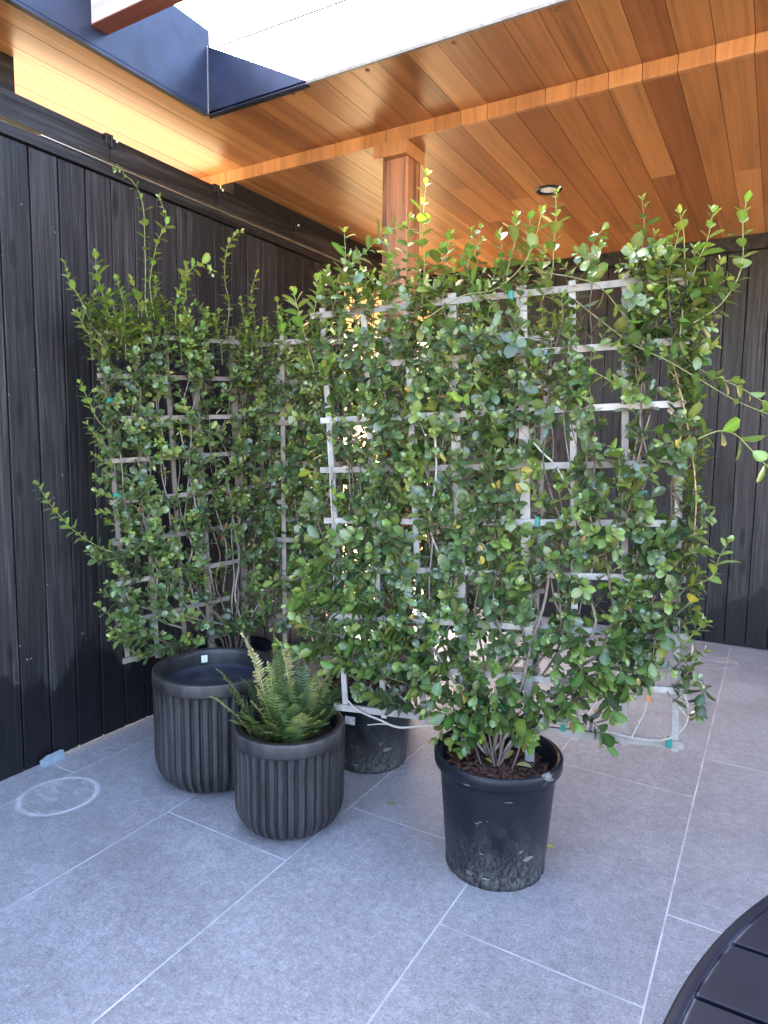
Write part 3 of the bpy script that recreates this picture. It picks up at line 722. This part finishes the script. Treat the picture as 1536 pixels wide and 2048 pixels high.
def vine(name, O, U, V, a, bg, sv, pot_c, mats, label, seed, gaps, shoots, n_vines, ties, thin=1., leaf=.0435, lathm=None, extra=None, twig_step=.0135, gk=1.2):
    q = random.Random(seed)
    O = Vector(O); U = Vector(U).normalized(); V = Vector(V); V = (V - U * V.dot(U)).normalized(); Nn = V.cross(U)   # away from the camera
    th = empty(name, pot_c, label, 'potted plant')
    nursery_pot(Vector(pot_c), th)
    us = [a * i + (bg - a if i >= 4 else 0) for i in range(8)]; W = us[-1]; H = 8 * sv
    # stakes go down into the pot, laths are nailed to them
    b = MB()
    for s in (3, 4):
        p0 = O + U * us[s] + V * (H + .03) + Nn * .014; dirp = V
        # foot in the soil
        zf = .345; t = (p0.z - zf) / dirp.z; p1 = p0 - dirp * t
        c = (p0 + p1) / 2; b.obox(c, U, Nn, V, .0165, .0085, (p0 - p1).length / 2, q.random())
    tr = b.build('trellis', lathm, th, bevel=.001)
    for s in (0, 1, 2, 5, 6, 7):
        b = MB(); lo_ = -.03 if s not in (0,) else -.005
        b.obox(O + U * us[s] + V * ((H + .028 + lo_) / 2) + Nn * .011, U, Nn, V, .0105, .005, (H + .028 - lo_) / 2, q.random())
        o = b.build('slat', lathm, th); o.parent = tr; o.location = -tr.location if False else (0, 0, 0)
    for j in range(9):
        b = MB(); e0 = q.uniform(.028, .045); e1 = q.uniform(.02, .035)
        b.obox(O + U * ((W + e1 - e0) / 2) + V * (sv * (8 - j)) + V * q.uniform(-.003, .003), U, Nn, V, (W + e0 + e1) / 2, .0055, .0105 if j < 8 else .013, q.random())
        o = b.build('rail', lathm, th); o.parent = tr; o.location = (0, 0, 0)
    # gap ellipses measured on the trellis face
    G = []
    for (x0, y0, x1, y1, k) in gaps:
        p0 = at((x0 + x1) / 2, (y0 + y1) / 2, O, Nn); pu = at(x1, (y0 + y1) / 2, O, Nn); pv = at((x0 + x1) / 2, y0, O, Nn)
        G.append(((p0 - O).dot(U), (p0 - O).dot(V), abs((pu - p0).dot(U)) * gk, abs((pv - p0).dot(V)) * gk, k * .75))
    def dens(P):
        u = (P - O).dot(U); v = (P - O).dot(V); k = 1.
        for (cu, cv, ru, rv, kk) in G:
            d = (abs((u - cu) / ru)) ** 4 + (abs((v - cv) / rv)) ** 4
            if d < 1: k = min(k, kk)
        return k
    fol = MB(); st = MB()
    root = Vector((pot_c[0], pot_c[1], .36)); rt_u = (root - O).dot(U)
    pale_b = (.42, .37, .33); brown = (.17, .12, .09)
    for i in range(n_vines):
        uu = -.025 + (W + .06) * (i + .5) / n_vines + q.uniform(-.03, .03)
        side = uu - rt_u
        pts = [root + U * (side * .06 + q.uniform(-.02, .02)) + Nn * q.uniform(-.02, .02)]
        f0 = -.04 + .10 * (i % 3)
        pts.append(O + U * (rt_u + side * .22) + V * (f0 * .4) + Nn * q.uniform(-.03, .01))
        pts.append(O + U * (rt_u + side * .62) + V * (f0 + .05 + .10 * q.random()) + Nn * q.uniform(-.03, .02))
        v = f0 + .22; u = rt_u + side * .93
        top = H * (1.02 + q.uniform(-.12, .06))
        while v < top:
            u += (uu - u) * .5 + q.uniform(-.035, .035)
            pts.append(O + U * u + V * v + Nn * q.uniform(-.035, .02)); v += q.uniform(.09, .15)
        if i % 4: pts = pts[2:]
        P = catmull(pts, .03); n = len(P)
        r0 = q.uniform(.0035, .0065); cc = brown if (q.random() < .55 or i % 4 == 0) else tuple((brown[k] + pale_b[k]) * .45 for k in range(3))
        st.tube(P, [r0 * (1 - .75 * k / n) for k in range(n)], 6, [cc] * n, cap=False)
        acc = 0
        for k in range(4, n):
            acc += (P[k] - P[k - 1]).length
            vv = (P[k] - O).dot(V)
            if vv < -.03: continue
            if acc > twig_step:
                acc -= twig_step * q.uniform(.7, 1.3)
                T = (P[k] - P[k - 1]).normalized()
                f = -1 if q.random() < .68 else 1
                D = (Nn * f * q.uniform(.25, 1.) + U * q.uniform(-.9, .9) + V * q.uniform(-.15, .9)).normalized()
                L = q.uniform(.03, .095)
                e = P[k] + D * L
                dd = dens(e)
                if q.random() > dd * thin: continue
                m1 = P[k] + D * L * .55 + V * .006
                yy = q.random(); yg = .04 if yy < .62 else (.3 if yy < .84 else .8)
                topb = max(0, ((e - O).dot(V) - H * .9) / (H * .15)); yg = max(yg, min(.6, topb * .5 * q.random() * 1.6))
                leafy(fol, st, catmull([P[k], m1, e + V * q.uniform(0, .012)], .018), q, leaf * q.uniform(.85, 1.1), yg, nodes=q.uniform(.017, .026), r0=.0013, y_tip=.25 if q.random() < .8 else .9)
        # fork above the top rail
        for _k in range(2 if q.random() < .55 else 1):
            b0 = P[-1 - q.randrange(3)]; L = q.uniform(.05, .17)
            leafy(fol, st, catmull([b0, b0 + V * L * .5 + U * q.uniform(-.03, .03) + Nn * q.uniform(-.03, .03), b0 + V * L + U * q.uniform(-.05, .05)], .02), q, leaf * .9, .25, nodes=.027, r0=.0016, y_tip=.8)
    for sh in shoots:
        pts, sz, yg, off = sh[:4]; nd = sh[4] if len(sh) > 4 else .03; bare = sh[5] if len(sh) > 5 else 0.; r0 = sh[6] if len(sh) > 6 else .0024
        P = [at(x, y, O + Nn * off, Nn) + Nn * q.uniform(-.01, .01) for x, y in pts][::-1]
        leafy(fol, st, catmull(P, .02), q, sz * 1.14, yg, nodes=nd * (.84 if nd < .045 else .95), r0=r0, y_tip=.7, bare=bare)
    if extra: extra(st, fol, O, U, V, Nn, q)
    st.build('stem', M['bark'], th); fol.build('foliage', M['leaf'], th)
    for (x, y, vert) in ties:
        p = at(x, y, O - Nn * .007, Nn)
        b = MB(); b.obox(p, U, Nn, V, .008 if vert else .014, .010, .017 if vert else .008, .5); b.build('tie', M['tie'], th, bevel=.002)
    # a few hanging coloured leaves
    return th, O, U, V, Nn, fol

front_gaps = [(1073, 590, 1140, 694, .12), (1150, 572, 1248, 604, .1), (1153, 603, 1192, 690, .12), (1192, 715, 1222, 752, .3), (1272, 729, 1335, 809, .65), (1251, 823, 1335, 903, .65),
  (1060, 830, 1138, 924, .35), (1060, 945, 1140, 1022, .35), (1063, 1030, 1140, 1045, .5), (1066, 1158, 1138, 1216, .25), (1153, 1200, 1212, 1256, .5), (1080, 1262, 1190, 1310, .8),
  (1150, 1325, 1240, 1360, .8), (1244, 1405, 1372, 1470, .12), (1087, 1410, 1209, 1476, .3), (870, 930, 912, 962, .5), (848, 1047, 890, 1124, .25), (933, 1151, 983, 1240, .3), (876, 1275, 920, 1340, .3),
  (680, 1418, 830, 1470, .12), (716, 830, 745, 935, .6), (833, 737, 866, 775, .4), (650, 900, 700, 935, .5), (870, 850, 905, 935, .45), (690, 640, 760, 662, .3), (1320, 930, 1390, 1030, .6), (1160, 1040, 1210, 1060, .5),
  (790, 1420, 1380, 1560, .3), (620, 600, 720, 640, .35), (800, 590, 1070, 612, .45), (1020, 1340, 1110, 1420, .4), (700, 1180, 740, 1250, .6), (640, 925, 690, 952, .1), (645, 1025, 700, 1056, .1), (665, 1120, 700, 1146, .2), (640, 825, 672, 850, .1), (620, 612, 780, 650, .3), (1330, 560, 1350, 690, .6), (1150, 840, 1240, 868, .6)]
S = .046
_e = random.Random(77)
edge_front = [([(1362 + _e.uniform(20, 50), y0 - _e.uniform(5, 45)), (1372, y0), (1345, y0 + 25)], .038, _e.choice((0, .1, .4)), -.02 + _e.uniform(-.03, .03), .020) for y0 in range(600, 1400, 34)] + \
  [([(640 - _e.uniform(5, 45), y0 - _e.uniform(5, 35)), (642, y0), (670, y0 + 20)], .038, _e.choice((0, .1, .4)), .035 + _e.uniform(-.02, .02), .020) for y0 in range(660, 1400, 48)] + \
  [([(x0 + _e.uniform(-20, 20), 600 - (x0 - 640) * .09 - _e.uniform(5, 70)), (x0, 622 - (x0 - 640) * .09), (x0 + 5, 680)], .038, _e.choice((.1, .3, .5)), _e.uniform(.0, .05), .019) for x0 in list(range(640, 1100, 34)) + [1290, 1310, 1330, 1350]]
edge_left = [([(215 + (y0 - 660) * .07 - _e.uniform(15, 50), y0 - _e.uniform(5, 35)), (215 + (y0 - 660) * .07, y0), (250 + (y0 - 660) * .07, y0 + 15)], .035, _e.choice((0, .2, .5)), _e.uniform(-.04, .03), .018) for y0 in range(640, 1310, 30)] + \
  [([(x0 + _e.uniform(-15, 15), y0 - _e.uniform(30, 65)), (x0 + 5, y0 - 20), (x0 + 10, y0 + 30)], .035, _e.choice((.1, .3, .5)), _e.uniform(-.04, .04), .017) for x0 in range(175, 345, 17) for y0 in (650, 690)] + \
  [([(x0 + _e.uniform(-15, 15), 680 - _e.uniform(20, 60)), (x0, 690), (x0 + 5, 730)], .033, _e.choice((.1, .3, .5)), _e.uniform(-.04, .04), .018) for x0 in range(345, 600, 16)]
front_shoots = [([(853, 352), (849, 385), (848, 430), (845, 480), (848, 530), (845, 610)], .046, .75, -.03, .036),
  ([(800, 452), (768, 468), (730, 502), (700, 530), (678, 575), (665, 630)], .044, .5, -.02, .03), ([(690, 468), (692, 510), (688, 560), (700, 620)], .044, .6, -.02, .034),
  ([(632, 562), (634, 600), (624, 650), (630, 700)], .042, .5, -.03), ([(588, 585), (598, 625), (612, 680), (630, 740)], .046, .55, -.05, .028), ([(730, 560), (735, 590), (735, 640)], .038, .3, .0), ([(770, 470), (780, 520), (785, 600)], .04, .45, .02, .03),
  ([(962, 482), (945, 500), (934, 540), (950, 575), (985, 610)], .036, .55, -.02, .032), ([(1033, 436), (1030, 480), (1018, 530), (1010, 590)], .043, .35, -.02, .03), ([(1000, 470), (1005, 520), (1008, 590)], .04, .3, .0, .03),
  ([(1083, 425), (1072, 475), (1045, 530), (990, 578), (925, 592), (850, 640)], .038, .6, -.045, .05), ([(1112, 392), (1112, 440), (1107, 490), (1104, 545), (1085, 600)], .043, .65, -.02, .032),
  ([(1060, 440), (1058, 500), (1050, 560), (1040, 600)], .042, .3, .0, .028), ([(900, 470), (890, 520), (885, 600)], .042, .4, -.01, .028), ([(820, 440), (815, 500), (812, 600)], .04, .4, .0, .03),
  ([(1360, 428), (1368, 465), (1370, 515), (1378, 590)], .040, .6, -.03, .04), ([(1425, 428), (1415, 480), (1395, 525), (1375, 590)], .047, .6, -.03, .03), ([(1492, 405), (1485, 450), (1485, 512), (1476, 555), (1440, 610), (1380, 650)], .044, .6, -.04, .035),
  ([(1440, 530), (1415, 570), (1375, 620), (1340, 690)], .045, .3, -.03, .022), ([(1325, 520), (1345, 560), (1370, 610)], .042, .4, -.02, .022), ([(1450, 560), (1410, 590), (1365, 640)], .045, .2, .0, .02), ([(1390, 500), (1385, 560), (1350, 640)], .046, .3, .0, .022),
  ([(1536, 828), (1470, 800), (1400, 760), (1335, 722), (1268, 690), (1200, 640), (1150, 600)], .044, .2, -.07, .075, 0., .003), ([(1545, 815), (1480, 775), (1400, 738), (1362, 690), (1365, 620)], .044, .35, -.05, .05, 0., .0026),
  ([(1290, 690), (1240, 620), (1200, 575), (1150, 555), (1080, 545)], .034, .3, -.05, .06), ([(1560, 970), (1536, 935), (1500, 898), (1470, 868), (1436, 862), (1395, 878)], .058, .85, -.06, .055, 0.), ([(1420, 690), (1390, 700), (1360, 730)], .045, .8, -.03, .022), ([(1470, 760), (1440, 760), (1400, 745)], .042, .3, -.04, .026),
  ([(1455, 1085), (1438, 1118), (1425, 1150), (1400, 1165), (1350, 1180)], .046, .75, -.03, .034, .1), ([(1395, 1432), (1402, 1400), (1410, 1372), (1398, 1350), (1375, 1345)], .038, -.2, -.02, .018, .3), ([(1392, 1222), (1370, 1215), (1340, 1210)], .038, .1, -.02, .022),
  ([(1385, 740), (1392, 850), (1390, 960), (1378, 1050), (1362, 1150), (1350, 1250)], .042, .15, -.02, .024), ([(1270, 1165), (1262, 1185), (1250, 1210)], .052, .95, -.07, .026), ([(945, 1290), (955, 1310), (960, 1340)], .05, .6, -.06, .024), ([(1000, 840), (990, 860), (1010, 900)], .054, .2, -.07, .02),
  ([(1050, 1130), (1060, 1150), (1062, 1190)], .052, .2, -.07, .02), ([(1190, 745), (1210, 755), (1240, 775)], .046, .7, -.05, .03), ([(905, 790), (925, 800), (960, 745)], .04, .7, -.06, .024), ([(660, 725), (640, 740), (660, 770)], .046, .7, -.05, .02),
  ([(1240, 680), (1250, 660), (1290, 700)], .052, .15, -.07, .018), ([(1230, 900), (1240, 930), (1235, 980)], .054, .25, -.07, .018), ([(600, 1180), (625, 1190), (660, 1220)], .05, .5, -.05, .022), ([(560, 1290), (600, 1300), (660, 1290)], .046, .15, -.05, .018), ([(590, 1240), (630, 1260), (680, 1270)], .046, .2, -.06, .018),
  *[([(x0, y0), (x0 + 45, y0 - 12), (x0 + 110, y0 + 15)], .041, .1, -.05, .015) for x0, y0 in ((590, 1150), (575, 1210), (600, 1310), (640, 1200), (620, 1130), (680, 1300), (700, 1260), (650, 1340), (690, 1220), (760, 1310), (790, 1340), (760, 1270), (830, 1300), (860, 1340), (820, 1390), (900, 1400))],
  *[([(x0, y0), (x0 + dx * .5, y0 - 22), (x0 + dx, y0 - 60)], .042, .1, -.09, .016) for x0, y0, dx in ((905, 1480, 30), (935, 1462, 20), (965, 1470, 10), (1000, 1452, -5), (1045, 1460, -25), (1075, 1445, -25), (880, 1440, 40), (1100, 1425, -30), (925, 1500, 25), (1055, 1490, -25), (990, 1430, 0), (1140, 1420, -20), (850, 1420, 30), (1020, 1400, 0), (950, 1400, 10), (1180, 1390, -20), (1220, 1370, -15), (1260, 1390, -20), (1150, 1450, -25), (1200, 1340, 10), (1300, 1340, 10), (1250, 1310, -10), (1110, 1360, 10), (1160, 1310, 0), (1325, 1300, 5), (1230, 1440, -20))],
  ([(720, 1380), (760, 1400), (850, 1420)], .046, 0, -.04, .018), ([(700, 1340), (760, 1350), (850, 1380)], .046, 0, -.05, .018), ([(870, 1480), (890, 1450), (930, 1430)], .046, .1, -.1, .02), ([(1050, 1470), (1030, 1450), (990, 1430)], .05, .3, -.1, .022), ([(1215, 1490), (1200, 1455), (1160, 1430)], .048, 0, -.03, .018), ([(980, 1450), (960, 1430), (950, 1390)], .048, 0, -.08, .02)]
front_shoots += edge_front
def front_extra(st, fol, O, U, V, Nn, q):
    pal = (.42, .38, .32)
    def br(pts, r, off=-.02, c=pal):
        P = catmull([at(x, y, O + Nn * off, Nn) for x, y in pts], .02); n = len(P)
        st.tube(P, [r * (1 - .35 * k / n) for k in range(n)], 7, [c] * n)
    br([(1000, 1520), (1030, 1475), (1100, 1445), (1200, 1462), (1300, 1480), (1345, 1474), (1372, 1448), (1377, 1420), (1368, 1388), (1350, 1372)], .0042)
    br([(1372, 1432), (1358, 1412), (1335, 1390)], .0035)
    br([(1262, 1476), (1275, 1450), (1290, 1420), (1300, 1350)], .0035)
    br([(975, 1510), (930, 1465), (870, 1450), (800, 1455), (760, 1440), (715, 1420), (690, 1395)], .0055)
    br([(800, 1455), (770, 1448), (735, 1450)], .003)
    br([(985, 1510), (1000, 1450), (1040, 1380), (1060, 1300), (1090, 1200), (1100, 1120)], .007, -.03, (.24, .19, .15))
    br([(975, 1510), (950, 1430), (900, 1350), (860, 1290), (800, 1250), (740, 1180)], .007, -.03, (.24, .19, .15))
    br([(980, 1510), (1060, 1420), (1150, 1360), (1200, 1335), (1290, 1330)], .006, -.03, (.34, .30, .26))
    br([(660, 1240), (668, 1150), (665, 1050), (660, 950), (663, 840)], .0045, -.02, (.42, .38, .34))
    br([(700, 1180), (690, 1100), (700, 1000), (695, 900)], .003, -.02, (.2, .14, .1))
    br([(870, 870), (872, 950), (860, 1050), (880, 1110), (905, 1150)], .0045, -.03, (.42, .38, .34))
    br([(1180, 1120), (1230, 1090), (1260, 1010), (1280, 900), (1300, 830)], .003, -.02, (.32, .2, .12))
    br([(1345, 720), (1375, 850), (1392, 990), (1385, 1100)], .003, -.03, (.45, .3, .14))
    br([(1055, 760), (1030, 830), (1080, 900), (1110, 930), (1150, 1000)], .004, .0, (.5, .47, .44))
    br([(870, 730), (900, 770), (915, 790), (940, 800)], .0022, -.05, (.4, .42, .2))
left_gaps = [(417, 700, 458, 750, .1), (284, 766, 332, 826, .35), (345, 780, 385, 830, .4), (238, 880, 272, 954, .2), (292, 915, 386, 990, .45), (246, 1005, 286, 1060, .25), (310, 1010, 345, 1050, .5), (257, 1096, 304, 1196, .35),
  (422, 1061, 475, 1240, .5), (440, 900, 470, 1000, .5), (340, 670, 365, 745, .4), (395, 740, 415, 1180, .45), (200, 660, 235, 700, .4), (380, 1180, 420, 1300, .5), (505, 900, 530, 990, .4), (425, 1240, 560, 1330, .3), (215, 800, 232, 1040, .5), (245, 1300, 300, 1345, .5)]
left_shoots = [([(232, 338), (243, 334), (250, 350), (262, 362), (275, 378), (285, 420), (288, 480), (291, 540), (290, 610), (300, 660)], .036, .55, -.04, .055, .38), ([(318, 398), (330, 425), (334, 445), (315, 480), (308, 520), (300, 570), (310, 640)], .036, .7, -.03, .03, .0),
  ([(190, 512), (192, 545), (205, 590), (225, 650)], .042, .7, -.03, .028), ([(128, 528), (142, 565), (160, 600), (185, 650), (215, 690)], .034, .55, -.03, .03), ([(372, 530), (368, 560), (355, 600), (352, 650)], .038, .75, -.03, .022), ([(425, 545), (412, 528), (390, 532), (372, 555), (370, 600)], .036, .8, -.03, .034),
  ([(482, 462), (462, 478), (450, 510), (450, 560), (458, 610), (452, 680)], .032, .45, -.02, .03, .1), ([(512, 548), (502, 590), (510, 640), (515, 690)], .036, .5, -.02, .025), ([(265, 560), (275, 610), (270, 680)], .04, .3, -.02, .02), ([(235, 560), (250, 620), (240, 690)], .04, .4, -.03, .022),
  ([(76, 968), (95, 1000), (120, 1032), (150, 1062), (195, 1092), (240, 1110)], .036, .8, -.03, .026), ([(155, 628), (178, 665), (205, 690)], .04, .9, -.04, .028), ([(160, 768), (178, 805), (195, 840), (225, 870)], .036, .6, -.04, .028), ([(175, 850), (200, 885), (230, 900)], .036, .4, -.03, .02),
  ([(198, 1212), (225, 1235), (260, 1240)], .042, .3, -.05, .02), ([(225, 1275), (250, 1280), (300, 1270)], .044, .3, -.05, .018), ([(180, 1100), (210, 1120), (260, 1110)], .042, .2, -.05, .018), ([(290, 1310), (310, 1300), (350, 1290)], .044, 0, -.05, .018), ([(340, 1300), (370, 1290), (420, 1270)], .042, 0, -.04, .018),
  ([(555, 600), (560, 650), (555, 700)], .034, .7, -.02, .022), ([(480, 600), (490, 650), (495, 700)], .034, .4, -.02, .022), ([(310, 560), (315, 620), (318, 680)], .038, .3, -.02, .02), ([(415, 620), (410, 660), (405, 700)], .038, .4, -.02, .02), ([(530, 640), (535, 680), (540, 720)], .034, .5, -.01, .02)]
left_shoots += edge_left
def left_extra(st, fol, O, U, V, Nn, q):
    def br(pts, r, off=-.02, c=(.34, .30, .27)):
        P = catmull([at(x, y, O + Nn * off, Nn) for x, y in pts], .02); n = len(P)
        st.tube(P, [r * (1 - .35 * k / n) for k in range(n)], 6, [c] * n)
    br([(490, 1280), (480, 1235), (470, 1190), (478, 1120), (470, 1060), (452, 940)], .005)
    br([(495, 1280), (500, 1240), (530, 1180), (525, 1120)], .0045)
    br([(485, 1270), (450, 1250), (400, 1240), (350, 1225)], .005)
    br([(490, 1270), (530, 1245), (570, 1235), (600, 1220)], .0035)
    br([(400, 1052), (385, 980), (375, 930), (360, 860)], .004)
# the near right plant
V1 = vine('trellised_vine', (-1.4078, 2.1154, .4608), (.9819, .1844, .0432), (-.0321, -.0625, .9975), .1602, .2344, .1871, (-.793, 2.175, 0), None,
     'leafy vine on a pale lath trellis in the front black nursery pot', 5, front_gaps, front_shoots, 30,
     [(1338, 1484, 1), (1126, 1452, 1), (1022, 592, 1), (740, 1182, 0), (1075, 1043, 1), (1350, 1072, 0), (1012, 1456, 1), (1285, 985, 0), (1100, 712, 1)], lathm=M['lath'], extra=front_extra)
V2 = vine('trellised_vine', (-2.563, 2.025, .470), (.2545, .9658, .0508), (-.009, -.0501, .9987), .1466, .2142, .187, (-2.42, 2.56, 0), None,
     'leafy vine on a brown lath trellis along the left wall behind the big planter', 9, left_gaps, left_shoots, 30,
     [(219, 800, 0), (232, 990, 0), (285, 960, 0)], leaf=.038, lathm=M['lath_old'], extra=left_extra, gk=.9, twig_step=.0115)
u3 = Vector((math.cos(.35), math.sin(.35), 0)); c3 = Vector((-1.60, 2.66, 0)); o3 = c3 - u3 * .45; o3.z = .47
V3 = vine('trellised_vine', o3, u3, (0, -.02, 1), .1602, .2344, .186, (-1.60, 2.62, 0), None,
     'leafy vine in a dusty black pot standing between the other two trellises', 14,
     [(708, 850, 750, 930, .6), (900, 830, 1010, 1250, .8), (1040, 600, 1200, 1400, .25), (690, 560, 770, 640, .5), (860, 1270, 930, 1360, .4), (560, 1300, 700, 1420, .25), (690, 1380, 1100, 1500, .1)],
     [([(560, 640), (568, 680), (580, 740)], .036, .6, -.03, .022), ([(600, 640), (605, 690), (610, 740)], .036, .3, -.03, .02), ([(1080, 700), (1070, 740), (1050, 790)], .046, .75, -.02, .022), ([(640, 560), (650, 600), (655, 680)], .036, .6, .0, .03)],
     36, [], lathm=M['lath_old'], thin=1., leaf=.040)
# paper label on the rear pot
b = MB(); pp = at(700, 1441, Vector((-1.60, 2.40, 0)), Vector((0, -1, 0))); b.obox(pp, Vector((.98, .15, 0)), Vector((-.15, .98, 0)), Vector((0, 0, 1)), .024, .001, .018, .5); b.build('label', M['label'], V3[0])
# coloured single leaves caught in the vines
for (V_, lst) in ((V1, [((1170, 1080), (.70, .33, .10)), ((1276, 1365), (.75, .42, .12)), ((1293, 1398), (.78, .38, .10)), ((948, 1065), (.60, .30, .16)), ((961, 1122), (.70, .50, .05)), ((826, 1238), (.72, .50, .08)), ((1033, 975), (.7, .5, .05)), ((1000, 970), (.7, .5, .05)),
                         ((880, 915), (.62, .42, .08)), ((880, 1455), (.75, .60, .06)), ((715, 1405), (.75, .60, .08)), ((965, 815), (.5, .36, .12)), ((808, 965), (.40, .50, .06)), ((952, 1385), (.6, .25, .08)), ((980, 1465), (.75, .62, .05)), ((1310, 1290), (.8, .55, .2))]),
                  (V2, [((446, 1081), (.62, .12, .12)), ((452, 1055), (.65, .25, .15)), ((487, 920), (.65, .60, .12)), ((385, 1036), (.75, .55, .22)), ((452, 995), (.6, .2, .15)), ((492, 1020), (.5, .5, .1))])):
    th, O, U, V, Nn, _ = V_; q = random.Random(3)
    for (px, c) in lst:
        p = at(px[0], px[1] - 12, O - Nn * .085, Nn); b = MB()
        add_leaf(b, p, -V + U * q.uniform(-.5, .5), -Nn + U * q.uniform(-.7, .7) + V * q.uniform(-.5, .5), q.uniform(.030, .040), q.uniform(.013, .020), tuple(k * q.uniform(.5, .7) for k in c), q, .5, .5); b.build('yellowed_leaf', M['leaf'], th)

# ------------------------------------------------------------------ fallen leaves
def fallen(x, y, z, rot, label, L=.045, c=(.62, .50, .10), tilt=0.):
    q = random.Random(int(x)); p = at(x, y, Vector((0, 0, z)), Vector((0, 0, 1))); b = MB()
    add_leaf(b, Vector((0, 0, .006)), Vector((1, 0, tilt)), Vector((-tilt, 0, 1)), L, L * .62, c, q, .25, .3)
    o = b.build('fallen_leaf', M['leaf']); o.location = p; o.rotation_euler = (0, 0, rot); tag(o, label, 'leaf', 'fallen yellow leaves')
fallen(782, 1614, 0, 2., 'single yellow leaf on the open tile between the fern and the front pot')
fallen(1090, 1696, 0, .6, 'tiny yellow leaf on the floor just right of the front black pot', .036)
fallen(1010, 1523, .355, 1.2, 'yellow leaf tipped up in the soil nearest the stem of the front pot', .045, tilt=.9)
fallen(1030, 1533, .36, .3, 'curled pale leaf lying at the rim of the front pot soil', .055, (.60, .55, .2), .2)
fallen(985, 1531, .358, 2.6, 'small yellow leaf at the left side of the front pot soil', .035, tilt=.4)

# ------------------------------------------------------------------ light
world = bpy.data.worlds.new('World'); scene.world = world; world.use_nodes = True
nt = world.node_tree; nt.nodes.clear()
sky = nt.nodes.new('ShaderNodeTexSky'); sky.sky_type = 'NISHITA'; sky.sun_disc = False; sky.air_density = .8; sky.dust_density = 3.5; sky.ozone_density = .35
bg = nt.nodes.new('ShaderNodeBackground'); wo = nt.nodes.new('ShaderNodeOutputWorld')
nt.links.new(sky.outputs[0], bg.inputs[0]); nt.links.new(bg.outputs[0], wo.inputs[0])
EL = R(42); TS = Vector((-.85, .5, 0)).normalized(); to_sun = Vector((TS.x * math.cos(EL), TS.y * math.cos(EL), math.sin(EL)))
sky.sun_elevation = EL; sky.sun_rotation = math.atan2(to_sun.x, to_sun.y)
bg.inputs[1].default_value = .15
sd = bpy.data.lights.new('sun', 'SUN'); sun = bpy.data.objects.new('sun', sd); COL.objects.link(sun)
sd.energy = 4.; sd.angle = R(.5); sd.color = (1, .93, .82)
sun.rotation_euler = to_sun.to_track_quat('Z', 'Y').to_euler(); sun.location = (-6, 4, 8)

vs = scene.view_settings; vs.view_transform = 'Standard'; vs.look = 'None'; vs.gamma = 1; vs.exposure = 4.0
